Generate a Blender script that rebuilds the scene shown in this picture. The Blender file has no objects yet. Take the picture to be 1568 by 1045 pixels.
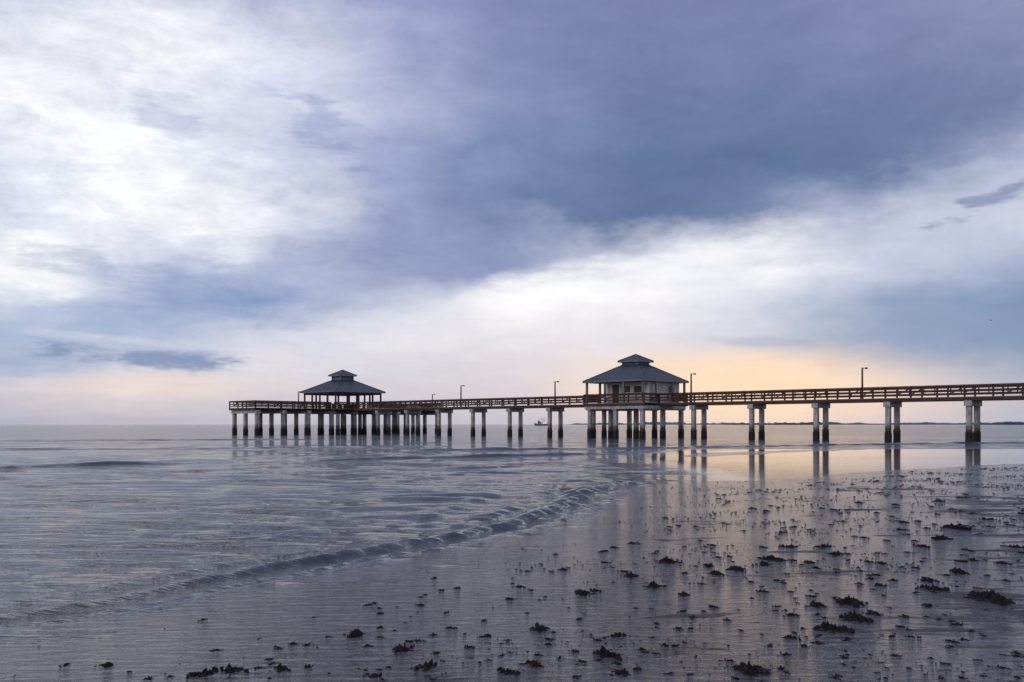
import bpy, math, random
import numpy as np
from mathutils import Vector, Matrix
random.seed(7); rng=np.random.default_rng(7)
F=1395.0; H=1.5; CX=784.0; HY=650.0
scene=bpy.context.scene
scene.view_settings.view_transform='Standard'; scene.view_settings.look='None'; scene.view_settings.exposure=0
def lin(c):
    return tuple([((v/255)/12.92 if v/255<=0.04045 else ((v/255+0.055)/1.055)**2.4) for v in c])+(1.0,)
def P(x,y):
    D=H*F/(y-HY); return ((x-CX)/F*D, D)
def link(o): scene.collection.objects.link(o); return o
# ------------------------------------------------------------ node helpers
class NT:
    def __init__(s,nt): s.nt=nt; s.n=nt.nodes; s.l=nt.links
    def put(s,sock,v):
        if isinstance(v,bpy.types.NodeSocket): s.l.new(v,sock)
        elif v is not None: sock.default_value=v
    def m(s,op,a,b=None,c=None,clamp=False):
        n=s.n.new('ShaderNodeMath'); n.operation=op; n.use_clamp=clamp
        for i,v in enumerate((a,b,c)):
            if v is not None: s.put(n.inputs[i],v)
        return n.outputs[0]
    def mr(s,v,a,b,c=0.0,d=1.0,kind='SMOOTHSTEP'):
        n=s.n.new('ShaderNodeMapRange'); n.interpolation_type=kind
        s.put(n.inputs['Value'],v); s.put(n.inputs['From Min'],a); s.put(n.inputs['From Max'],b)
        s.put(n.inputs['To Min'],c); s.put(n.inputs['To Max'],d); return n.outputs[0]
    def mix(s,f,a,b,mode='MIX'):
        n=s.n.new('ShaderNodeMix'); n.data_type='RGBA'; n.blend_type=mode; n.clamp_factor=True
        s.put(n.inputs[0],f); s.put(n.inputs[6],a); s.put(n.inputs[7],b); return n.outputs[2]
    def xyz(s,a,b,c=0.0):
        n=s.n.new('ShaderNodeCombineXYZ'); s.put(n.inputs[0],a); s.put(n.inputs[1],b); s.put(n.inputs[2],c); return n.outputs[0]
    def sep(s,v):
        n=s.n.new('ShaderNodeSeparateXYZ'); s.l.new(v,n.inputs[0]); return n.outputs
    def noise(s,v,scale=1.0,detail=4.0,rough=0.55,dist=0.0):
        n=s.n.new('ShaderNodeTexNoise'); s.put(n.inputs['Vector'],v); n.inputs['Scale'].default_value=scale
        n.inputs['Detail'].default_value=detail; n.inputs['Roughness'].default_value=rough; n.inputs['Distortion'].default_value=dist
        return n.outputs['Fac'],n.outputs['Color']
    def mapping(s,v,sc=(1,1,1),rot=(0,0,0)):
        n=s.n.new('ShaderNodeMapping'); s.l.new(v,n.inputs[0]); n.inputs['Scale'].default_value=sc; n.inputs['Rotation'].default_value=rot; return n.outputs[0]
    def obj(s):
        return s.n.new('ShaderNodeTexCoord').outputs['Object']
    def pos(s): return s.n.new('ShaderNodeNewGeometry').outputs['Position']
    def bump(s,h,strength,dist,normal=None):
        n=s.n.new('ShaderNodeBump'); n.inputs['Strength'].default_value=strength if not isinstance(strength,bpy.types.NodeSocket) else 1
        if isinstance(strength,bpy.types.NodeSocket): s.l.new(strength,n.inputs['Strength'])
        n.inputs['Distance'].default_value=dist; s.l.new(h,n.inputs['Height'])
        if normal: s.l.new(normal,n.inputs['Normal'])
        return n.outputs[0]
def newmat(name):
    m=bpy.data.materials.new(name); m.use_nodes=True
    t=NT(m.node_tree); b=t.n['Principled BSDF']; return m,t,b
# ------------------------------------------------------------ WORLD
w=bpy.data.worlds.new("World"); scene.world=w; w.use_nodes=True
t=NT(w.node_tree); t.n.clear()
g=t.n.new('ShaderNodeTexCoord').outputs['Generated']
dx,dy,dz=t.sep(g)
zc=t.m('MAXIMUM',dz,0.0)
az=t.m('MULTIPLY',t.m('ARCTAN2',dx,dy),57.29578)
el=t.m('MULTIPLY',t.m('ARCSINE',zc),57.29578)
zz=t.m('ADD',zc,0.13)
cp=t.xyz(t.m('DIVIDE',dx,zz),t.m('DIVIDE',dy,zz),0.0)
_,wc=t.noise(t.mapping(cp,(1.0,0.8,1)),1.1,3,0.55)
w1,w2,w3=t.sep(wc)
_,wd=t.noise(t.xyz(t.m('MULTIPLY',az,0.20),t.m('MULTIPLY',el,0.36),3.0),1.0,5,0.62)
v1,v2,v3=t.sep(wd)
amp=t.mr(el,0.5,14,0.25,1.0)
def wob(a,ka,b,kb):
    return t.m('MULTIPLY',t.m('ADD',t.m('MULTIPLY',t.m('SUBTRACT',a,0.5),ka),t.m('MULTIPLY',t.m('SUBTRACT',b,0.5),kb)),amp)
azw=t.m('ADD',az,wob(w1,11,v1,8))
elw=t.m('ADD',el,wob(w2,4.5,v2,4.8))
ys=[-90,0,80,160,240,320,400,460,520,560,600,646]
xs=[0,196,392,588,784,980,1176,1372,1568]
G={
-90:[(180,184,212),(200,202,224),(165,170,204),(146,153,194),(130,139,180),(126,135,177),(128,136,177),(134,140,178),(142,148,182)],
0:[(206,209,229),(238,238,247),(182,186,213),(152,159,198),(128,137,180),(121,129,174),(122,130,174),(130,137,176),(140,146,181)],
80:[(234,235,244),(252,252,254),(226,227,242),(176,182,213),(132,142,181),(118,128,172),(117,128,170),(123,131,170),(133,141,175)],
160:[(246,246,251),(232,234,245),(216,219,237),(184,190,218),(136,147,185),(109,123,164),(105,121,159),(108,123,161),(122,133,168)],
240:[(226,229,243),(254,254,255),(204,209,230),(156,166,202),(119,136,175),(97,117,156),(92,113,151),(102,120,157),(180,186,211)],
320:[(210,215,234),(254,254,255),(236,236,245),(146,157,194),(110,127,166),(94,113,152),(120,134,170),(196,200,221),(202,206,223)],
400:[(248,246,249),(212,215,234),(184,191,216),(150,160,194),(146,156,190),(224,225,237),(250,248,251),(192,197,219),(168,178,205)],
460:[(196,205,226),(164,178,209),(130,150,193),(194,198,218),(248,244,247),(249,245,248),(216,216,229),(150,165,193),(122,143,178)],
520:[(166,182,210),(170,186,211),(210,212,227),(228,224,232),(235,230,235),(230,225,232),(195,197,212),(149,163,190),(130,149,179)],
560:[(186,195,214),(206,206,216),(222,216,224),(218,213,222),(223,215,221),(236,220,216),(250,224,204),(210,199,203),(164,172,192)],
600:[(212,204,212),(229,215,212),(217,207,212),(211,203,213),(218,207,213),(240,218,208),(253,223,196),(234,211,203),(192,188,198)],
646:[(182,179,195),(190,184,197),(193,187,200),(192,188,202),(198,192,202),(218,203,203),(238,212,198),(220,202,201),(184,184,196)]}
MAXEL=50.0
def azel(x,y):
    a=math.atan((x-CX)/F); return math.degrees(a), math.degrees(math.atan((HY-y)/F*math.cos(a)))
def ramp(fac,stops):
    n=t.n.new('ShaderNodeValToRGB'); cr=n.color_ramp; cr.interpolation='LINEAR'
    stops=sorted(stops)
    cr.elements[0].position=stops[0][0]; cr.elements[0].color=stops[0][1]
    cr.elements[1].position=1.0; cr.elements[1].color=stops[-1][1]
    for p,c in stops[1:-1]:
        e=cr.elements.new(p); e.color=c
    cr.elements[len(stops)-1].color=stops[-1][1]
    t.l.new(fac,n.inputs[0]); return n.outputs[0]
fel=t.m('DIVIDE',elw,MAXEL,clamp=True)
cols=[]
avg={y:tuple(sum(c[i] for c in G[y])/9 for i in range(3)) for y in ys}
zen=(152,159,192)
for i,x in enumerate(xs):
    st=[(max(0,azel(x,y)[1])/MAXEL,lin(G[y][i])) for y in ys]+[(0.85,lin(zen)),(1.0,lin(zen))]
    cols.append((azel(x,600)[0],ramp(fel,st)))
st=[(max(0,azel(784,y)[1])/MAXEL,lin(avg[y])) for y in ys]+[(0.85,lin(zen)),(1.0,lin(zen))]
back=ramp(fel,st)
cols=[(-70,back)]+cols+[(70,back)]
res=cols[0][1]
for (a0,_),(a1,c1) in zip(cols,cols[1:]):
    res=t.mix(t.mr(azw,a0,a1,kind='LINEAR' if abs(a0-a1)<15 else 'SMOOTHSTEP'),res,c1)
# local cloud features
nf,nfc=t.noise(t.xyz(t.m('MULTIPLY',az,0.28),t.m('MULTIPLY',el,0.95)),1.0,5,0.62)
def feat(x,y,rx,ry,ang,col,st,k=1.6):
    global res
    a,e=azel(x,y); ra=rx/F*57.3; re=ry/F*57.3; c,s=math.cos(math.radians(ang)),math.sin(math.radians(ang))
    da=t.m('SUBTRACT',az,a); de=t.m('SUBTRACT',el,e)
    p=t.m('DIVIDE',t.m('ADD',t.m('MULTIPLY',da,c),t.m('MULTIPLY',de,s)),ra)
    q=t.m('DIVIDE',t.m('SUBTRACT',t.m('MULTIPLY',de,c),t.m('MULTIPLY',da,s)),re)
    d=t.m('SQRT',t.m('ADD',t.m('MULTIPLY',p,p),t.m('MULTIPLY',q,q)))
    d=t.m('ADD',d,t.m('MULTIPLY',t.m('SUBTRACT',nf,0.5),k*2))
    f=t.m('MULTIPLY',t.mr(d,1.25,0.1),st)
    res=t.mix(f,res,lin(col))
feat(1130,592,260,70,0,(255,222,190),1.0,0.4)
feat(230,588,180,24,0,(242,220,210),0.5,0.6)
feat(850,445,150,40,14,(254,251,252),0.9,1.0)
feat(560,500,160,30,8,(232,228,236),0.5,0.8)
feat(60,400,80,45,-25,(254,252,251),0.9,1.2)
feat(1060,400,180,30,12,(252,250,252),0.7,1.0)
feat(310,330,90,60,-40,(250,250,252),0.7,1.2)
feat(250,440,210,30,-10,(138,156,195),0.5,1.8)
feat(50,556,110,20,0,(145,163,196),0.5,1.4)
feat(250,548,150,17,-3,(130,147,184),0.9,2.0)
feat(190,522,110,9,-4,(222,220,230),0.5,1.7)
feat(495,190,70,30,-35,(150,161,200),0.55,2.6)
feat(265,190,70,30,-25,(186,192,220),0.5,2.8)
feat(1535,296,70,12,20,(132,144,177),0.8,2.5)
feat(1285,323,34,8,0,(165,174,202),0.7,2.0)
feat(1160,524,100,10,-2,(165,176,202),0.5,1.6)
feat(1440,500,200,60,4,(138,155,185),0.35,1.0)
# texture of the cloud deck
fb,_=t.noise(t.mapping(cp,(1.0,1.35,1),(0,0,-0.5)),3.0,6,0.66,0.3)
fc,_=t.noise(t.mapping(t.xyz(t.m('MULTIPLY',az,0.24),t.m('MULTIPLY',el,0.55),7.0),(1,1,1),(0,0,0.35)),1.0,8,0.66,0.5)
bright=t.mr(az,-28,6,1.05,0.42)
k=t.m('MULTIPLY',t.m('ADD',t.m('MULTIPLY',t.m('SUBTRACT',fb,0.5),0.60),t.m('MULTIPLY',t.m('SUBTRACT',fc,0.52),0.85)),t.m('MULTIPLY',bright,amp))
k=t.m('ADD',k,t.m('MULTIPLY',t.m('SUBTRACT',nf,0.5),0.10))
k=t.m('ADD',k,1.0)
kk=t.xyz(t.m('MULTIPLY',k,0.99),t.m('ADD',t.m('MULTIPLY',t.m('SUBTRACT',k,1),0.95),1.003),t.m('ADD',t.m('MULTIPLY',t.m('SUBTRACT',k,1),0.72),1))
res=t.mix(1.0,res,kk,'MULTIPLY')
bg=t.n.new('ShaderNodeBackground'); t.l.new(res,bg.inputs[0]); bg.inputs[1].default_value=1.07
sky=t.n.new('ShaderNodeTexSky'); sky.sky_type='NISHITA'; sky.sun_disc=False
SUN_EL=math.radians(24); SUN_AZ=math.radians(-125)
sky.sun_elevation=SUN_EL; sky.sun_rotation=SUN_AZ
bg2=t.n.new('ShaderNodeBackground'); t.l.new(sky.outputs[0],bg2.inputs[0]); bg2.inputs[1].default_value=0.06
mx=t.n.new('ShaderNodeMixShader'); mx.inputs[0].default_value=0.95
t.l.new(bg2.outputs[0],mx.inputs[1]); t.l.new(bg.outputs[0],mx.inputs[2])
out=t.n.new('ShaderNodeOutputWorld'); t.l.new(mx.outputs[0],out.inputs[0])
# soft sun lamp added behind the camera to light the piles without glare
sl=bpy.data.lights.new('sun','SUN'); sl.energy=0.5; sl.angle=math.radians(30); sl.color=(1,0.93,0.86)
so=link(bpy.data.objects.new('sun',sl))
sd=Vector((math.sin(SUN_AZ)*math.cos(SUN_EL),math.cos(SUN_AZ)*math.cos(SUN_EL),math.sin(SUN_EL)))
so.rotation_euler=sd.to_track_quat('Z','Y').to_euler(); so.location=(0,0,60)
# ------------------------------------------------------------ CAMERA
cam=bpy.data.cameras.new('camera'); cam.sensor_width=36; cam.lens=36*F/1568
cam.shift_y=(HY-522.5)/1568; cam.clip_start=0.1; cam.clip_end=30000
co=link(bpy.data.objects.new('camera',cam)); co.location=(0,0,H); co.rotation_euler=(math.radians(90),0,0)
scene.camera=co
# ------------------------------------------------------------ shoreline
near=np.array([(-9,3.6)]+[P(x,y) for x,y in [(0,970),(250,927),(500,874),(700,837),(850,806),(925,780),(937,762),(960,750),(1020,741),(1090,735),(1180,736),(1300,724),(1430,716),(1568,709)]]+[(40,47),(75,62)],float)
for _ in range(2):
    q=[near[0]]
    for a_,b_ in zip(near[:-1],near[1:]): q+= [a_*.75+b_*.25,a_*.25+b_*.75]
    near=np.array(q+[near[-1]])
shore=np.vstack([[(-90,-60),(-40,-16),(-20,-3)],near,[(200,95),(900,200),(9000,900)]])
poly=np.vstack([shore,[(9000,-9000),(-9000,-9000)]])
def sdist(X,Y):
    d=np.full(X.shape,1e9)
    for (x0,y0),(x1,y1) in zip(shore[:-1],shore[1:]):
        ex,ey=x1-x0,y1-y0; L=ex*ex+ey*ey
        tt=np.clip(((X-x0)*ex+(Y-y0)*ey)/L,0,1)
        d=np.minimum(d,(X-x0-tt*ex)**2+(Y-y0-tt*ey)**2)
    d=np.sqrt(d)
    ins=np.zeros(X.shape,bool); n=len(poly)
    for i in range(n):
        x0,y0=poly[i]; x1,y1=poly[(i+1)%n]
        if y0==y1: continue
        c=((y0>Y)!=(y1>Y))&(X<(x1-x0)*(Y-y0)/(y1-y0)+x0); ins^=c
    return np.where(ins,d,-d)
def lines_d(X,Y,pts):
    d=np.full(X.shape,1e9)
    for (x0,y0),(x1,y1) in zip(pts[:-1],pts[1:]):
        ex,ey=x1-x0,y1-y0; L=ex*ex+ey*ey
        tt=np.clip(((X-x0)*ex+(Y-y0)*ey)/L,0,1)
        d=np.minimum(d,np.hypot(X-x0-tt*ex,Y-y0-tt*ey))
    return d
def sines(X,Y,seed,n,lmin,lmax,ang=None,spread=math.pi):
    r=np.random.default_rng(seed); o=np.zeros(X.shape)
    for i in range(n):
        l=math.exp(r.uniform(math.log(lmin),math.log(lmax))); a=(ang if ang is not None else 0)+r.uniform(-spread,spread)
        o+=np.sin(2*math.pi/l*(X*math.cos(a)+Y*math.sin(a))+r.uniform(0,6.28))
    return o/math.sqrt(n)
bar=[P(1075,697),P(1180,692),P(1300,688),P(1420,684)]
def terrain(X,Y):
    s=sdist(X,Y)
    s=s+0.08*sines(X,Y,3,8,0.8,5)*np.clip(np.abs(Y)/12,0.3,3)
    z=np.where(s>0,0.085*(1-np.exp(-s*0.10)),-0.5*(1-np.exp(s*0.10)))
    z=np.where(s>20,z+(s-20)*0.004,z); z=np.minimum(z,1.2)
    z+=0.004*sines(X,Y,5,10,1.2,9)*np.clip(s+0.0,0,1)
    d=lines_d(X,Y,bar); z=np.maximum(z,0.03-0.03*(d/(1.0+0.8*sines(X,Y,9,6,3,12)**2))**2)
    return z
def gridmesh(name,X,Y,Z):
    R,C=X.shape; v=np.stack([X,Y,Z],-1).reshape(-1,3)
    i=np.arange(R*C).reshape(R,C)
    q=np.stack([i[:-1,:-1],i[:-1,1:],i[1:,1:],i[1:,:-1]],-1).reshape(-1,4)
    me=bpy.data.meshes.new(name); me.vertices.add(len(v)); me.vertices.foreach_set('co',v.ravel().astype(np.float32))
    me.loops.add(q.size); me.loops.foreach_set('vertex_index',q.ravel().astype(np.int32))
    me.polygons.add(len(q)); me.polygons.foreach_set('loop_start',np.arange(0,q.size,4,dtype=np.int32))
    me.polygons.foreach_set('loop_total',np.full(len(q),4,np.int32))
    me.update(); me.validate(); me.polygons.foreach_set('use_smooth',np.ones(len(q),bool))
    return link(bpy.data.objects.new(name,me))
# ground sheet
Dr=np.concatenate([[-60,-40,-25,-15,-8,-4,-1,1.5],1/np.linspace(1/2.6,1/90,420),np.geomspace(95,9000,60)])
U=np.sinh(np.linspace(-1.9,1.9,520))/np.sinh(1.9)*1.9
DD,UU=np.meshgrid(Dr,U,indexing='ij'); XX=UU*(np.maximum(DD,0)+12+np.maximum(-DD,0)*2)
ground=gridmesh('beach_sand',XX,DD,terrain(XX,DD))
# sea sheet
Dr=np.concatenate([np.geomspace(3.2,90,1200),np.geomspace(90.6,12000,150)])
U=np.linspace(-1.1,1.1,560)
DD,UU=np.meshgrid(Dr,U,indexing='ij'); XX=UU*(DD+2.5)
s=sdist(XX,DD); row=np.gradient(Dr)[:,None]*np.ones_like(XX)
r=np.random.default_rng(11); Z=np.zeros_like(XX)
calm=np.clip((XX-2.5)/4,0,1)*np.clip((60-DD)/6,0,1)
open_=np.clip(-s/3.0,0.3,1)*(1-0.96*calm)
patch=np.clip(0.75+0.3*sines(XX,DD,21,10,5,20),0.3,1.5)
for i in range(64):
    l=math.exp(r.uniform(math.log(0.20),math.log(1.5))); a=math.radians(90)+r.normal(0,0.11)-0.10
    fade=np.clip((l/row-2.2)/3,0,1)*np.clip(l*24/DD,0.3,1)
    ph=2*math.pi/l*(XX*math.cos(a)+DD*math.sin(a))+r.uniform(0,6.28)+0.6*sines(XX,DD,100+i,3,5,14)
    Z+=fade*0.027*l/6.283*np.sin(ph)*patch
Z*=open_
sw=s+0.07*sines(XX,DD,31,8,1.2,6)*np.clip(DD/12,0.4,2)
# ripples following the shore
env=np.exp(-(np.abs(sw+1.8)/2.2)**2)
for i in range(14):
    l=math.exp(r.uniform(math.log(0.25),math.log(1.1))); fade=np.clip((l/row-2.2)/3,0,1)*np.clip(l*22/DD,0.25,1)
    e2=np.clip(0.5+0.6*sines(XX,DD,300+i,4,3,10),0,1.3)
    Z+=fade*0.028*l/6.283*np.sin(2*math.pi*sw/l+r.uniform(0,6.28))*e2*env*(1-calm)
al=0.85+0.2*sines(XX,DD,33,6,3,9)
ws=np.clip(DD/9,0.7,2.0)
def sech2(q): return 1/np.cosh(np.clip(q,-20,20))**2
def crest(d,A,wf,wb): return A*np.where(d>0,sech2(d/wf),sech2(d/wb))
chop=np.zeros_like(XX)
for i in range(16):
    l=math.exp(r.uniform(math.log(0.16),math.log(0.6))); a=math.radians(90)+r.normal(0,0.30)
    chop+=np.clip((l/row-2.2)/3,0,1)*l/6.283*np.sin(2*math.pi/l*(XX*math.cos(a)+DD*math.sin(a))+r.uniform(0,6.28)+0.8*sines(XX,DD,500+i,3,1,5))
reach=np.clip((27-DD)/6,0,1)*np.clip((4.6-XX)/1.5,0,1)
for s0,A,wf,wb,md in [(-0.10,0.014,0.05,0.10,0),(-0.55,0.046,0.085,0.15,0),(-1.10,0.024,0.08,0.15,1),(-1.9,0.020,0.11,0.25,2),(-3.0,0.018,0.13,0.3,2),(-4.6,0.020,0.15,0.35,2),(-6.6,0.022,0.17,0.4,2),(-9,0.022,0.2,0.45,2)]:
    mod=1 if md==0 else (np.clip(0.7+0.4*sines(XX,DD,int(-s0*100),5,6,20),0.1,1.2) if md==1 else np.clip(0.35+0.7*sines(XX,DD,int(-s0*100),5,8,26),0,1.2))
    sc_=ws**0.7 if md<2 else np.minimum(ws,1.5)
    d_=(sw-s0*np.maximum(ws,1)**0.5)/sc_
    Z+=crest(d_,A,wf,wb)*(ws**0.7 if md<2 else np.sqrt(ws))*np.clip(al,0.5,1.3)*mod*(reach if md<2 else np.clip((24-DD)/5,0,1)*(1-calm))
    if md<2: Z+=crest(d_,1.0,wf*1.1,wb*0.9)*chop*(0.055 if s0<-.2 else 0.025)*mod*reach*np.clip((DD-5)/7,0.15,1.5)
def crestline(pts,A,wf,wb,k=0.35):
    global Z
    p=[P(*q) for q in pts]; xs_=[q[0] for q in p]; ys_=[q[1] for q in p]
    yl=np.interp(XX,xs_,ys_)+k*sines(XX,DD*0,41+int(A*1000),6,3,12)
    end=np.clip((XX-xs_[0])/2.5,0,1)*np.clip((xs_[-1]-XX)/3.5,0,1)
    Z+=crest(yl-DD,A,wf,wb)*end*(0.75+0.25*sines(XX,DD*0,43,5,1.5,8))
crestline([(-300,719),(0,717),(180,712),(370,708)],0.12,0.22,0.6)
crestline([(430,707),(640,703),(860,697),(1070,690)],0.12,0.22,0.7)
crestline([(120,727),(300,722),(520,712)],0.07,0.20,0.6)
crestline([(-300,736),(0,733),(240,728)],0.04,0.18,0.5)
crestline([(500,722),(700,718),(900,710)],0.05,0.2,0.6)
crestline([(-300,745),(100,741),(500,735),(800,722)],0.03,0.16,0.5,.2)
crestline([(-300,765),(100,768),(300,762)],0.028,0.13,0.45,.2)
crestline([(200,785),(420,776),(640,765)],0.028,0.12,0.4,.2)
crestline([(-200,800),(60,806),(260,802)],0.024,0.10,0.3,.1)
crestline([(300,826),(420,822),(560,812)],0.022,0.08,0.3,.1)
crestline([(180,872),(300,868),(420,857)],0.022,0.07,0.25,.1)
crestline([(600,690),(1000,687),(1400,680),(1900,676)],0.13,0.35,1.3)
crestline([(-300,690),(300,688),(700,684)],0.10,0.35,1.3)
crestline([(-300,676),(100,675),(500,673)],0.12,0.5,2.0)
sea=gridmesh('sea',XX,DD,Z)
fo=np.exp(-((sw-0.02)/(0.035*ws))**2)*reach+0.5*np.exp(-((sw+0.55*np.maximum(ws,1)**.5-0.06)/(0.03*ws))**2)*reach*np.clip(0.2+0.7*sines(XX,DD,91,6,1.5,7),0,1)
at=sea.data.attributes.new('foam','FLOAT','POINT'); at.data.foreach_set('value',fo.ravel().astype(np.float32))
# ------------------------------------------------------------ materials: sand & sea
m,t,b=newmat('wet_sand'); p=t.pos()
n1,_=t.noise(p,0.55,3,0.6); n2,_=t.noise(t.mapping(p,(0.5,1.8,1),(0,0,-0.25)),1.6,5,0.65,0.5); n3,_=t.noise(p,110,1,0.6); n4,_=t.noise(p,9,4,0.7)
c=t.mix(t.mr(n1,0.35,0.65),(0.060,0.054,0.056,1),(0.110,0.098,0.100,1))
c=t.mix(t.mr(n4,0.42,0.68,0,0.7),c,(0.034,0.029,0.029,1))
c=t.mix(t.mr(n3,0.62,0.76,0,0.8),c,(0.44,0.40,0.38,1))
t.l.new(c,b.inputs['Base Color'])
px,py,pz=t.sep(p)
film=t.mr(t.m('SUBTRACT',t.m('ADD',n2,t.m('MULTIPLY',t.m('SUBTRACT',n1,0.5),0.8)),t.mr(pz,0.012,0.052,-0.26,0.0)),0.46,0.58)
t.l.new(t.mr(film,0,1,0.46,0.09),b.inputs['Roughness'])
b.inputs['IOR'].default_value=1.33
t.l.new(t.mr(film,0,1,0.30,0.60),b.inputs['Specular IOR Level'])
rp,_=t.noise(t.mapping(p,(1.0,3.8,1),(0,0,-0.18)),3.4,4,0.68,0.6)
rp2,_=t.noise(t.mapping(p,(1,1.4,1)),24,3,0.7)
h=t.m('ADD',t.m('MULTIPLY',rp,t.mr(film,0,1,1.6,0.9)),t.m('MULTIPLY',rp2,t.mr(film,0,1,1.15,0.14)))
nb=t.bump(h,1.0,0.028)
t.l.new(nb,b.inputs['Normal']); ground.data.materials.append(m)
m,t,b=newmat('sea_water'); p=t.pos()
b.inputs['IOR'].default_value=1.333
px,py,pz=t.sep(p)
an=t.n.new('ShaderNodeAttribute'); an.attribute_name='foam'
fn,_=t.noise(p,14,4,0.7)
ff=t.m('MULTIPLY',an.outputs['Fac'],t.mr(fn,0.40,0.62),clamp=True)
t.l.new(t.mix(t.m('MULTIPLY',ff,0.75),(0.054,0.056,0.064,1),(0.50,0.50,0.51,1)),b.inputs['Base Color'])
wa,_=t.noise(t.mapping(p,(0.6,3.8,1),(0,0,0.12)),2.4,4,0.68,0.15)
wb_,_=t.noise(t.mapping(p,(0.14,0.65,1),(0,0,0.05)),1.0,4,0.62)
wp,_=t.noise(t.mapping(p,(0.04,0.14,1)),1.0,3,0.6)
far=t.mr(py,25,80); calm_=t.m('MULTIPLY',t.mr(px,2.5,7),t.mr(py,61,54))
sf=t.m('MULTIPLY',t.m('SUBTRACT',1.0,t.m('MULTIPLY',calm_,0.96)),t.mr(wp,0.35,0.65,0.6,1.0))
h=t.m('MULTIPLY',sf,t.m('ADD',t.m('MULTIPLY',wa,0.6),t.m('MULTIPLY',wb_,t.m('MULTIPLY',far,9.0))))
t.l.new(t.bump(h,1.0,0.12),b.inputs['Normal'])
t.l.new(t.m('ADD',t.m('MULTIPLY',ff,0.4),t.m('MULTIPLY',sf,t.mr(py,15,120,0.03,0.11))),b.inputs['Roughness'])
sea.data.materials.append(m)
# ------------------------------------------------------------ mesh builder
class MB:
    def __init__(s): s.v=[]; s.f=[]; s.mi=[]
    def box(s,x0,x1,y0,y1,z0,z1,mi=0):
        k=len(s.v); s.v+=[(x,y,z) for z in (z0,z1) for x,y in ((x0,y0),(x1,y0),(x1,y1),(x0,y1))]
        for f in ((3,2,1,0),(4,5,6,7),(0,1,5,4),(1,2,6,5),(2,3,7,6),(3,0,4,7)): s.f.append(tuple(k+i for i in f)); s.mi.append(mi)
    def beam(s,a,b,w,h,mi=0):
        a=Vector(a); b=Vector(b); d=(b-a).normalized(); up=Vector((0,0,1))
        if abs(d.z)>0.99: up=Vector((0,1,0))
        sx=d.cross(up).normalized(); uz=sx.cross(d); k=len(s.v)
        for q in (a,b):
            for i,j in ((-1,-1),(1,-1),(1,1),(-1,1)): s.v.append(tuple(q+sx*w/2*i+uz*h/2*j))
        for f in ((0,1,2,3),(7,6,5,4),(0,4,5,1),(1,5,6,2),(2,6,7,3),(3,7,4,0)): s.f.append(tuple(k+i for i in f)); s.mi.append(mi)
    def prism(s,cx,cy,z0,z1,r0,r1,n=8,mi=0,rot=0.0,sq=1.0):
        k=len(s.v)
        for z,r_ in ((z0,r0),(z1,r1)):
            for i in range(n):
                a=rot+2*math.pi*i/n; s.v.append((cx+r_*math.cos(a),cy+r_*math.sin(a)*sq,z))
        for i in range(n): j=(i+1)%n; s.f.append((k+i,k+j,k+n+j,k+n+i)); s.mi.append(mi)
        s.f.append(tuple(k+n+i for i in range(n))); s.mi.append(mi); s.f.append(tuple(k+n-1-i for i in range(n))); s.mi.append(mi)
    def pile(s,cx,cy,z0,z1,h,mi=0):
        c=h*0.72; pts=[(h,-c),(h,c),(c,h),(-c,h),(-h,c),(-h,-c),(-c,-h),(c,-h)]; k=len(s.v)
        for z in (z0,z1):
            for x,y in pts: s.v.append((cx+x,cy+y,z))
        for i in range(8): j=(i+1)%8; s.f.append((k+i,k+j,k+8+j,k+8+i)); s.mi.append(mi)
        s.f.append(tuple(k+8+i for i in range(8))); s.mi.append(mi)
    def poly(s,pts,mi=0):
        k=len(s.v); s.v+=[tuple(p) for p in pts]; s.f.append(tuple(range(k,k+len(pts)))); s.mi.append(mi)
    def obj(s,name,mats,parent=None,smooth=False):
        me=bpy.data.meshes.new(name); me.from_pydata(s.v,[],s.f)
        for m_ in mats: me.materials.append(m_)
        me.polygons.foreach_set('material_index',s.mi); 
        if smooth: me.polygons.foreach_set('use_smooth',[True]*len(s.f))
        me.update(); o=link(bpy.data.objects.new(name,me))
        if parent: o.parent=parent
        return o
def empty(name,parent=None):
    o=link(bpy.data.objects.new(name,None)); 
    if parent: o.parent=parent
    return o
def simple(name,c0,c1,scale=3,rough=0.7,metal=0.0,bump=0.3,stretch=(1,1,1)):
    m,t,b=newmat(name); p=t.mapping(t.obj(),stretch); n,_=t.noise(p,scale,5,0.65)
    t.l.new(t.mix(t.mr(n,0.3,0.7),tuple(c0)+(1,),tuple(c1)+(1,)),b.inputs['Base Color']); b.inputs['Roughness'].default_value=rough
    b.inputs['Metallic'].default_value=metal
    t.l.new(t.bump(n,bump,0.02),b.inputs['Normal']); return m
wood=simple('weathered_brown_wood',(0.052,0.023,0.019),(0.125,0.055,0.045),2.5,0.85,stretch=(0.4,0.4,6))
deckm=simple('grey_deck_boards',(0.16,0.14,0.13),(0.27,0.24,0.22),2,0.85,stretch=(8,0.5,1))
roofm=simple('grey_metal_roof',(0.085,0.10,0.125),(0.13,0.15,0.18),1.5,0.45,0.3,0.1)
wallm=simple('cream_siding',(0.50,0.46,0.38),(0.62,0.57,0.48),1.5,0.7,stretch=(1,1,8))
trimm=simple('white_trim',(0.68,0.68,0.68),(0.80,0.80,0.79),3,0.6)
darkm=simple('dark_opening_soffit',(0.02,0.02,0.022),(0.04,0.04,0.045),3,0.5)  # flat near-black for shop windows, door and roof undersides
polem=simple('dark_metal_pole',(0.03,0.025,0.025),(0.06,0.05,0.05),6,0.6)
redm=simple('red_sign_paint',(0.45,0.05,0.04),(0.5,0.08,0.06),3,0.5)
bluem=simple('blue_sign_paint',(0.08,0.16,0.35),(0.1,0.2,0.4),3,0.5)
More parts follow.
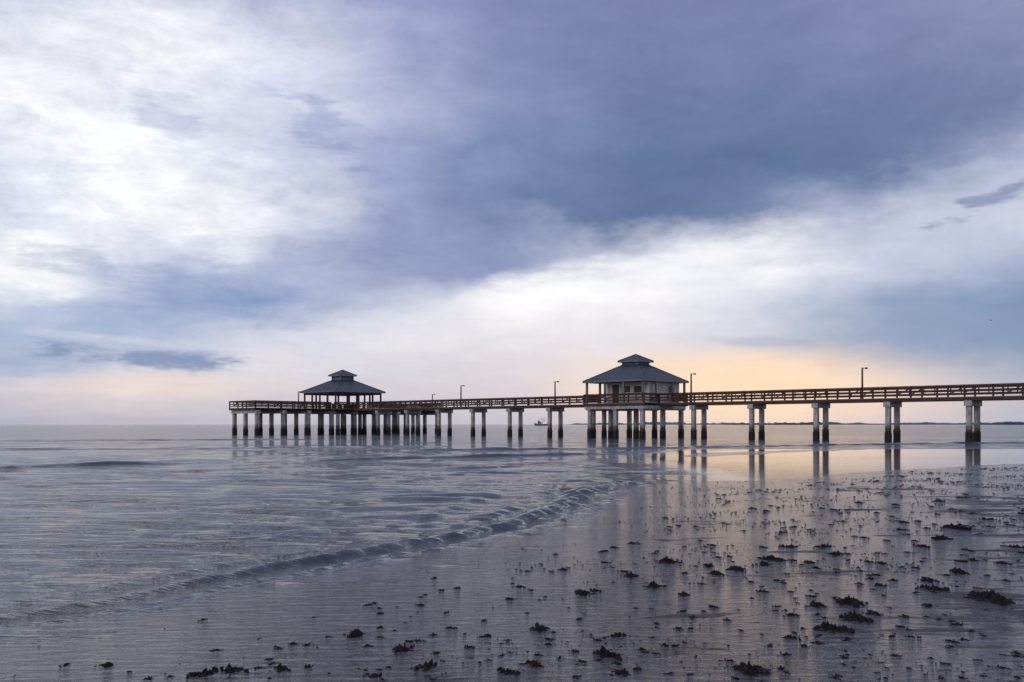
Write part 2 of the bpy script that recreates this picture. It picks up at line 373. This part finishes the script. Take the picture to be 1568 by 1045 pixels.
# concrete with tide stain
m,t,b=newmat('concrete_pile'); p=t.pos(); x_,y_,z_=t.sep(p)
n,_=t.noise(p,2.2,5,0.7); nn,_=t.noise(t.mapping(p,(3,3,0.6)),1.5,4,0.6)
c=t.mix(t.mr(n,0.3,0.7),(0.36,0.345,0.33,1),(0.60,0.58,0.56,1))
c=t.mix(t.mr(nn,0.48,0.72,0,0.7),c,(0.20,0.14,0.10,1))
zz=t.m('ADD',z_,t.m('MULTIPLY',t.m('SUBTRACT',n,0.5),1.1))
c=t.mix(t.mr(zz,1.7,1.0),c,(0.12,0.08,0.055,1))
c=t.mix(t.mr(zz,1.1,0.7),c,(0.018,0.014,0.013,1))
t.l.new(c,b.inputs['Base Color']); b.inputs['Roughness'].default_value=0.8; t.l.new(t.bump(n,0.6,0.05),b.inputs['Normal'])
conc=m
# ------------------------------------------------------------ PIER
S=6.585
ang=math.atan2(0.701,-0.713)
pier=empty('fishing_pier'); pier.location=(37.96,75.0,0); pier.rotation_euler=(0,0,ang)
ZD=3.76; ZR=4.72
piles=MB(); caps=MB(); deck=MB(); rail=MB()
def barn(cx,cy,h):
    piles.pile(cx,cy,-1.5,3.02,h)
    piles.pile(cx,cy,-1.5,0.85+random.uniform(-.1,.15),h+0.035)
def bent(x,ys_,h=0.215,capw=0.30,over=0.35):
    for y in ys_: barn(x,y,h)
    caps.box(x-capw,x+capw,min(ys_)-over,max(ys_)+over,3.0,3.44)
def seg_deck(x0,x1,y0,y1):
    deck.box(x0,x1,y0,y1,ZD-0.07,ZD,0)
    deck.box(x0+.01,x1-.01,y1-0.10,y1-0.02,3.445,ZD-0.072,1); deck.box(x0+.01,x1-.01,y0+0.02,y0+0.10,3.445,ZD-0.072,1)
    n_=max(1,int((y1-y0)/0.8))
    for i in range(1,n_): 
        yy=y0+(y1-y0)*i/n_; deck.box(x0+.02,x1-.02,yy-.05,yy+.05,3.445,ZD-0.072,1)
def railing(a,b_,braces=True):
    a=Vector((a[0],a[1],0)); b_=Vector((b_[0],b_[1],0)); L=(b_-a).length; n=max(1,round(L/2.15)); d=(b_-a)/n; u=d.normalized()
    for i in range(n+1):
        q=a+d*i; rail.box(q.x-.065,q.x+.065,q.y-.065,q.y+.065,3.46,ZR-.03)
    for zc_,hh,ww in ((ZR-0.11,0.15,0.05),(4.30,0.12,0.045),(4.02,0.12,0.045)):
        rail.beam(a+Vector((0,0,zc_)),b_+Vector((0,0,zc_)),ww,hh)
    rail.beam(a+Vector((0,0,ZR)),b_+Vector((0,0,ZR)),0.24,0.05)
    for i in range(n):
        q=a+d*i
        mid=q+d*0.5
        rail.box(mid.x-.04,mid.x+.04,mid.y-.04,mid.y+.04,3.96,ZR-.05)
        if braces and i%2==0:
            rail.beam(q+u*0.1+Vector((0,0,ZR-0.2)),mid-u*0.05+Vector((0,0,4.06)),0.04,0.09)
KX=5.22*S; K=4.0
TX0,TX1,TY=85.5,92.6,16.7; PXc=89.05; PH=4.5
# straight runs
HWd=1.32
runs=[(-60,KX-K),(KX+K,TX0-1.05)]
for x0,x1 in runs:
    seg_deck(x0,x1,-HWd,HWd)
    for sgn in (1,-1): railing((x0,sgn*(HWd-.07)),(x1,sgn*(HWd-.07)))
for n in range(-9,13):
    if n in(5,): continue
    if abs(n*S-KX)<K+0.5: continue
    bent(n*S,(-0.95,0.95))
# kiosk platform
seg_deck(KX-K+.002,KX+K-.002,-K,K)
for i in range(3):
    bent(KX-3.5+i*3.5,(-3.5,-0.1,3.5),0.23)
caps.box(KX-K,KX+K,K-.32,K-.12,3.12,3.442); caps.box(KX-K,KX-K+.2,-K+.33,K-.33,3.12,3.443)
for a,b_ in (((KX-K,K-.07),(KX+K,K-.07)),((KX-K,-K+.07),(KX+K,-K+.07)),((KX-K+.07,HWd),(KX-K+.07,K-.1)),((KX-K+.07,-HWd),(KX-K+.07,-K+.1)),((KX+K-.07,HWd),(KX+K-.07,K-.1)),((KX+K-.07,-HWd),(KX+K-.07,-K+.1))): railing(a,b_)
# T head
seg_deck(TX0,TX1,-TY,-PH-.002); seg_deck(TX0,TX1,PH+.002,TY); seg_deck(PXc-PH,PXc+PH,-PH,PH)
ny=9
for i in range(ny):
    y=-TY+0.6+(2*TY-1.2)*i/(ny-1)
    for x in (TX0+.5,PXc,TX1-.5): barn(x,y,0.25)
    caps.box(TX0+.1,TX1-.1,y-.3,y+.3,3.0,3.44)
for i in range(3):
    x=PXc-PH+.4+(2*PH-.8)*i/2
    for y in (-3.4,3.5): barn(x+0.3,y,0.24)
xa,xb=TX0+.07,TX1-.07; ya=TY-.07
for a,b_ in (((xa,PH),(xa,ya)),((xa,-PH),(xa,-ya)),((xb,PH),(xb,ya)),((xb,-PH),(xb,-ya)),((xa,ya),(xb,ya)),((xa,-ya),(xb,-ya)),
   ((PXc-PH+.07,HWd),(PXc-PH+.07,PH)),((PXc-PH+.07,-HWd),(PXc-PH+.07,-PH)),((PXc+PH-.07,-PH),(PXc+PH-.07,PH))): railing(a,b_)
piles.obj('piles',[conc],pier); caps.obj('pile_caps',[conc],pier); deck.obj('deck',[deckm,wood],pier); rail.obj('railings',[wood],pier)
# ------------------------------------------------------------ roofs
def hiproof(mb,cx,cy,he,ze,ht,zt,mi=0,ti=1,seam=0.45):
    e=[(-he,-he),(he,-he),(he,he),(-he,he)]; tp=[(-ht,-ht),(ht,-ht),(ht,ht),(-ht,ht)]
    for i in range(4):
        j=(i+1)%4
        A=Vector((cx+e[i][0],cy+e[i][1],ze)); B=Vector((cx+e[j][0],cy+e[j][1],ze)); C=Vector((cx+tp[j][0],cy+tp[j][1],zt)); D=Vector((cx+tp[i][0],cy+tp[i][1],zt))
        mb.poly([A,B,C,D] if ht>0.01 else [A,B,(C+D)/2],mi)
        dn=Vector((0,0,-0.14)); mb.poly([A+dn,B+dn,B,A],ti)
        mb.beam(A+Vector((0,0,.03)),D+Vector((0,0,.03)),0.14,0.06,mi)
        u=(B-A).normalized(); mid=(A+B)/2; M=(C+D)/2; slope=(M-mid); k=int(he/seam)
        for q in range(-k,k+1):
            o=q*seam; f=1.0 if abs(o)<=ht else (he-abs(o))/(he-ht)
            if f>0.05: mb.beam(mid+u*o+Vector((0,0,.02)),mid+u*o+slope*f+Vector((0,0,.02)),0.035,0.04,mi)
    mb.poly([Vector((cx+x,cy+y,ze-.14)) for x,y in reversed(e)],2)
def roofset(parent,cx,cy,he,ze,ht,zt,hc,zc0,zc1,name):
    mb=MB(); hiproof(mb,cx,cy,he,ze,ht,zt)
    mb.box(cx-ht+.05,cx+ht-.05,cy-ht+.05,cy+ht-.05,zt-.1,zc0-.05,3)
    for sx in (-1,1):
        for sy in (-1,1): mb.box(cx+sx*ht-.09,cx+sx*ht+.09,cy+sy*ht-.09,cy+sy*ht+.09,zt-.05,zc0-.06,1)
    hiproof(mb,cx,cy,hc,zc0,0.0,zc1,seam=0.4)
    return mb.obj(name,[roofm,trimg,darkm,louv],parent)
trimg=simple('grey_fascia',(0.16,0.17,0.19),(0.22,0.23,0.25),3,0.6)
louv=simple('grey_louvre',(0.10,0.11,0.12),(0.2,0.21,0.23),2,0.6,stretch=(0.2,0.2,25))
kiosk=empty('pier_shop_building'); kiosk.location=pier.location; kiosk.rotation_euler=pier.rotation_euler
roofset(kiosk,KX,0,4.1,6.12,0.98,7.95,1.4,8.35,9.1,'roof')
mb=MB(); bx,by,bh=KX-.6,-.5,2.7
mb.box(bx-bh,bx+bh,by-bh,by+bh,ZD+.01,5.97,0)
for sx in (-1,1):
    for sy in (-1,1): mb.box(bx+sx*bh-.1,bx+sx*bh+.1,by+sy*bh-.1,by+sy*bh+.1,ZD+.01,5.96,1)
def win(face,c,wd,z0,z1,mi=2,fr=1):
    # face 'y' (camera side) or 'x' (shore side)
    if face=='y':
        Y=by+bh; mb.box(c-wd/2-.07,c+wd/2+.07,Y-.02,Y+.03,z0-.07,z1+.07,fr); mb.box(c-wd/2,c+wd/2,Y-.01,Y+.045,z0,z1,mi)
    else:
        X=bx-bh; mb.box(X-.03,X+.02,c-wd/2-.07,c+wd/2+.07,z0-.07,z1+.07,fr); mb.box(X-.045,X+.01,c-wd/2,c+wd/2,z0,z1,mi)
win('y',bx+1.6,0.9,ZD+.05,5.75); win('y',bx+.1,0.9,4.9,5.6); win('y',bx-1.5,1.3,4.85,5.55)
win('x',by-1.4,1.1,4.9,5.6); win('x',by+1.5,0.9,5.05,5.6,1,1); win('x',by+0.2,1.3,5.2,5.55,1,3)
mb.box(bx-bh-.06,bx-bh+.01,by-.2,by+.6,5.3,5.45,4)
mb.obj('walls',[wallm,trimm,darkm,redm,bluem],kiosk)
mb=MB()
for x in (-3.75,-1.25,1.25,3.75):
    for y in (-3.75,3.75): mb.box(KX+x-.1,KX+x+.1,y-.1,y+.1,ZD+.01,5.97)
for y in (-1.5,1.5):
    for x in (-3.75,3.75): mb.box(KX+x-.1,KX+x+.1,y-.1,y+.1,ZD+.01,5.97)
mb.obj('porch_posts',[trimg],kiosk)
pav=empty('pavilion'); pav.location=pier.location; pav.rotation_euler=pier.rotation_euler
roofset(pav,PXc,0,4.6,6.32,1.1,8.15,1.55,8.85,9.7,'roof')
mb=MB()
for i in range(5):
    q=-4.05+8.1*i/4
    for r_ in (-4.05,4.05):
        mb.box(PXc+q-.1,PXc+q+.1,r_-.1,r_+.1,ZD+.01,6.17)
        if 0<i<4: mb.box(PXc+r_-.1,PXc+r_+.1,q-.1,q+.1,ZD+.01,6.17)
for r_ in (-4.05,4.05):
    mb.box(PXc-4.05,PXc+4.05,r_-.07,r_+.07,5.92,6.165); mb.box(PXc+r_-.07,PXc+r_+.07,-3.97,3.97,5.9,6.16)
# picnic benches under roof
for q in (-2,0,2):
    mb.box(PXc-1,PXc+1,q-.35,q+.35,4.48,4.54); mb.box(PXc-.7,PXc-.6,q-.3,q+.3,ZD+.01,4.478); mb.box(PXc+.6,PXc+.7,q-.3,q+.3,ZD+.01,4.478)
mb.obj('posts_and_tables',[wood],pav)
# ------------------------------------------------------------ lamps
def lamp(lx,ly,ztop=6.65):
    e=empty('street_lamp'); M=Matrix.Translation(pier.location)@Matrix.Rotation(ang,4,'Z'); e.location=M@Vector((lx,ly,0))
    mb=MB(); mb.prism(0,0,3.5,ztop,0.10,0.075,10); mb.prism(0,0,3.5,4.0,0.13,0.12,10); mb.beam((0,0,ztop-.06),(0.3,0.0,ztop-.02),0.06,0.06); mb.obj('pole',[polem],e)
    mb=MB(); mb.prism(.36,0,ztop-.12,ztop-.03,0.10,0.17,10,sq=.7); mb.prism(.36,0,ztop-.03,ztop+.03,0.17,0.08,10,sq=.7); mb.obj('lamp_head',[polem],e)
yl=-HWd-.05
for n in (1.5,4.0,7.19,9.73): lamp(n*S,yl if n!=4.0 else HWd+.1)
lamp(TX1-.1,TY-11.2,6.4); lamp(TX0+2,-TY+.3,6.4); 
# ------------------------------------------------------------ distant shore
def treeline(name,Dc,ua,ub,hb,seed,mat,gaps=0.0):
    n=1400; u=np.linspace(ua,ub,n); X=u*Dc; rr=np.random.default_rng(seed)
    h=hb*(0.62+0.2*sines(X,X*0,seed,10,60,600)+0.10*sines(X,X*0,seed+1,10,12,50)+rr.uniform(-.1,.1,n))
    edge=np.clip((u-ua)/0.02,0,1); h=np.maximum(h*edge,0.5)
    mb=MB(); vs=[]
    for k in range(n):
        yy=Dc+ 25*math.sin(k*0.05); vs+= [(X[k],yy,-1),(X[k],yy,float(h[k])*.6),(X[k],yy+12,float(h[k])),(X[k],yy+60,-1)]
    mb.v=vs
    for k in range(n-1):
        for j in range(3): mb.f.append((4*k+j,4*k+4+j,4*k+5+j,4*k+1+j)); mb.mi.append(0)
    return mb.obj(name,[mat])
hz=simple('hazy_foliage',(0.07,0.10,0.12),(0.11,0.14,0.16),0.02,1.0,0,0)  # aerial haze tinted into the base colour; trees and boat share it
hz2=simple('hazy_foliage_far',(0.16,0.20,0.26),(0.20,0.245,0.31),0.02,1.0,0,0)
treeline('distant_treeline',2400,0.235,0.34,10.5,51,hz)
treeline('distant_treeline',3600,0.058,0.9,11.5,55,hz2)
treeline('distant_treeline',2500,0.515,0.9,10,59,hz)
# ------------------------------------------------------------ fishing boat
bt=empty('fishing_boat'); Db=1100; bt.location=((829-CX)/F*Db,Db,0)
mb=MB(); N=12; rings=[]
for i in range(N+1):
    q=i/N; x=-8.5+17*q; bw=2.4*(1-abs(2*q-1)**3)**.6*(1 if q>.05 else .8)+.15; top=1.6+1.5*max(0,(0.35-q)/.35)**1.5+.4*q
    rings.append([(x,-bw,top),(x,-bw*.7,-.4),(x,bw*.7,-.4),(x,bw,top)])
for r_ in rings: mb.v+=r_
for i in range(N):
    for j in range(4): mb.f.append((4*i+j,4*i+4+j,4*i+4+(j+1)%4,4*i+(j+1)%4)); mb.mi.append(0)
mb.f.append((3,2,1,0)); mb.mi.append(0); mb.f.append(tuple(4*N+i for i in range(4))); mb.mi.append(0)
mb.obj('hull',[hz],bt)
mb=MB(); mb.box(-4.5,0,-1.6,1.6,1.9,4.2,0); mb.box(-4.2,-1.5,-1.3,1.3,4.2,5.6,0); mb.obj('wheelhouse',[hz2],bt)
mb=MB(); mb.prism(.8,0,1.8,9.5,.22,.12,6); mb.prism(-3,0,5.6,8,.1,.08,6)
mb.beam((.8,0,3),(6.5,-3,8.0),.2,.2); mb.beam((.8,0,3),(5,4,8),.2,.2); mb.beam((.8,0,9),(8,0,2.4),.12,.12); mb.beam((.8,0,9),(-8,0,3.2),.1,.1); mb.beam((6.5,-3,8),(.8,0,9.2),.1,.1)
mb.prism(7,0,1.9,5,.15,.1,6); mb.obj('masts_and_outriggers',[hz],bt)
# ------------------------------------------------------------ birds
birdm=simple('dark_feathers',(0.04,0.04,0.045),(0.08,0.08,0.09),20,0.8)
def skinchain(name,pts,rad,edges,parent,mat):
    me=bpy.data.meshes.new(name); me.from_pydata(pts,edges,[]); o=link(bpy.data.objects.new(name,me)); o.parent=parent
    mo=o.modifiers.new('skin','SKIN')
    for i,r_ in enumerate(rad): me.skin_vertices[0].data[i].radius=r_
    me.skin_vertices[0].data[0].use_root=True
    s_=o.modifiers.new('sub','SUBSURF'); s_.levels=2; s_.render_levels=2; me.materials.append(mat); return o
gull=empty('flying_gull'); Dg=160; gull.location=((1517-CX)/F*Dg,Dg,H+(650-491)/F*Dg); gull.rotation_euler=(0.1,0.15,0.5)
skinchain('body',[(0,0,0),(.12,0,.01),(.22,0,.03),(.28,0,.03),(-.14,0,0),(-.26,0,.0)],[(.06,.05),(.05,.045),(.035,.035),(.012,.012),(.04,.035),(.05,.01)],[(0,1),(1,2),(2,3),(0,4),(4,5)],gull,birdm)
mb=MB()
for sg in (-1,1):
    pr=[((.08,.03*sg,.03),(-.10,.03*sg,.02)),((.10,.26*sg,.15),(-.07,.24*sg,.13)),((.02,.48*sg,.13),(-.08,.44*sg,.11)),((-.10,.66*sg,.06),(-.13,.62*sg,.05))]
    for (a,b_),(c_,d_) in zip(pr,pr[1:]): mb.poly([a,c_,d_,b_] if sg>0 else [b_,d_,c_,a])
mb.obj('wings',[birdm],gull)
# ------------------------------------------------------------ seaweed debris on the sand
weed,tw,bw_=newmat('dark_seaweed'); n,_=tw.noise(tw.pos(),40,4,0.6)
tw.l.new(tw.mix(tw.mr(n,0.35,0.65),(0.008,0.006,0.006,1),(0.028,0.015,0.013,1)),bw_.inputs['Base Color']); bw_.inputs['Roughness'].default_value=0.75; bw_.inputs['Specular IOR Level'].default_value=0.2
V=[];Fc=[]
octv=np.array([(1,0,0),(0,1,0),(-1,0,0),(0,-1,0),(0,0,1),(.6,.6,.5),(-.6,.6,.5),(-.6,-.6,.5),(.6,-.6,.5)])
octf=[(0,1,5),(1,2,6),(2,3,7),(3,0,8),(5,1,6),(6,2,7),(7,3,8),(8,0,5),(4,5,6),(4,6,7),(4,7,8),(4,8,5)]
def lump(x,y,z,rx,ry,rz,a):
    k=len(V); ca,sa=math.cos(a),math.sin(a)
    for vx,vy,vz in octv*rng.uniform(.65,1.35,(9,1)):
        X_,Y_=vx*rx,vy*ry; V.append((x+X_*ca-Y_*sa,y+X_*sa+Y_*ca,z+vz*rz-0.15*rz))
    Fc.extend([tuple(k+i for i in f) for f in octf])
def strand(x,y,z,L,wd,a):
    k=len(V); n_=4; cur=random.uniform(-1.5,1.5); px_,py_=x,y
    for i in range(n_+1):
        V.append((px_-math.sin(a)*wd,py_+math.cos(a)*wd,z+random.uniform(.001,.10)*L)); V.append((px_+math.sin(a)*wd,py_-math.cos(a)*wd,z+random.uniform(.001,.08)*L))
        px_+=math.cos(a)*L/n_; py_+=math.sin(a)*L/n_; a+=cur/n_+random.uniform(-.3,.3)
    for i in range(n_): Fc.append((k+2*i,k+2*i+1,k+2*i+3,k+2*i+2))
def clump(x,y,size,a=None,hk=1.0):
    a=random.gauss(0.2,0.5) if a is None else a
    z=float(terrain(np.array([x]),np.array([y]))[0]); n_=int(14+size*220)
    for i in range(n_):
        r1=random.gauss(0,.30)*size; r2=random.gauss(0,.40)*size
        X_=x+r1*math.cos(a)-r2*math.sin(a); Y_=y+r1*math.sin(a)+r2*math.cos(a)
        rr=size*random.uniform(.06,.17); hgt=hk*size*random.uniform(.08,.28)*max(.2,1.1-min(1,abs(r1)/size*1.6))
        lump(X_,Y_,z,rr*random.uniform(.8,1.8),rr*random.uniform(.5,1),hgt,random.uniform(0,3.1))
    for i in range(int(4+size*30)):
        strand(x+random.gauss(0,.3)*size,y+random.gauss(0,.25)*size,z,size*random.uniform(.2,.55),0.002+size*.012,random.uniform(0,6.28))
big=[(930,1008,32),(951,1037,22),(1148,1032,38),(946,976,18),(1039,965,12),(1213,945,14),(1252,931,22),(1303,928,36),(1275,968,36),(1311,952,34),(1338,945,18),(1255,990,14),(1212,981,18),(1422,893,20),(1432,906,24),(1515,921,44),(1532,929,20),(1422,932,12),(1468,879,22),(1474,862,12),(629,984,12),(616,996,26),(545,971,26),(432,1026,22),(357,1028,30),(311,1034,28),(574,1038,18),(652,1024,26),(574,922,8),(582,938,10),(780,1034,22),(827,966,22),(818,1022,22),(718,994,12),(1022,860,26),(1047,912,16),(1092,931,12),(1168,908,12),(1184,858,24),(1170,866,16),(1128,873,22),(1098,880,18),(967,882,18),(1000,898,22),(913,905,14),(892,909,22),(1352,865,14),(1329,862,10),(1465,810,26),(1440,826,22),(1412,838,16),(1512,797,12),(1280,850,18),(1240,863,14),(165,1018,18),(100,1017,10),(310,948,10),(1384,800,10),(1535,865,16),(1490,860,14),(1380,812,12),(1440,768,10),(1260,838,18),(1210,838,16),(880,1001,10),(700,900,9),(665,884,8),(1086,868,14),(1350,900,14),(1556,840,14)]
for x,y,sz in big:
    X_,Y_=P(x,y+3); clump(X_,Y_,max(0.045,sz*Y_/F*1.0),hk=1.25)
# second tier of smaller clumps in drifts over the right and bottom of the beach
for i in range(620):
    x=random.uniform(250,1650); y=random.uniform(765,1060)
    if y<1010-(x-250)*0.28: continue
    if random.random()>0.25+0.6*(x/1568): continue
    X_,Y_=P(x,y); clump(X_,Y_,min(0.16,random.uniform(3.0,11)*Y_/F+0.008))
# small bits, drifting in patches
N=190000; Xs=rng.uniform(-5,24,N); Ys=4.6+32*rng.uniform(0,1,N)**1.35
sd_=sdist(Xs,Ys); pn=sines(Xs,Ys,77,10,1.0,5)+0.7*sines(Xs*0.5,Ys,78,10,0.5,1.6)
prob=np.clip(0.30+0.45*pn,0.0,1)*np.clip((sd_-0.3)/2.0,0,1)*np.clip((Xs+1.5)/4,0.18,1)
prob*=np.where(Ys<9,0.55,0.60)
keep=rng.uniform(0,1,N)<prob; Xs=Xs[keep];Ys=Ys[keep]; Zs=terrain(Xs,Ys)
for X_,Y_,Z_ in zip(Xs,Ys,Zs):
    rr=min(0.026,0.0030*math.exp(random.gauss(0,.6))*(0.8+Y_/13))
    a=random.uniform(0,3.1)
    lump(X_,Y_,Z_,rr*random.uniform(1,2.2),rr,rr*random.uniform(.3,.8),a)
Nm=1300; Xm=rng.uniform(-2.5,24,Nm); Ym=5+30*rng.uniform(0,1,Nm)**1.2; sm=sdist(Xm,Ym); pm=sines(Xm,Ym,77,10,1.0,5)
for X_,Y_,q,s__ in zip(Xm,Ym,pm,sm):
    if s__>1.5 and q+random.uniform(-1,1)>0.2: clump(X_,Y_,random.uniform(.025,.06)*(0.6+Y_/18))
me=bpy.data.meshes.new('seaweed_debris'); me.from_pydata(V,[],Fc); me.materials.append(weed); me.update(); link(bpy.data.objects.new('seaweed_debris',me))
print('debris faces',len(Fc))
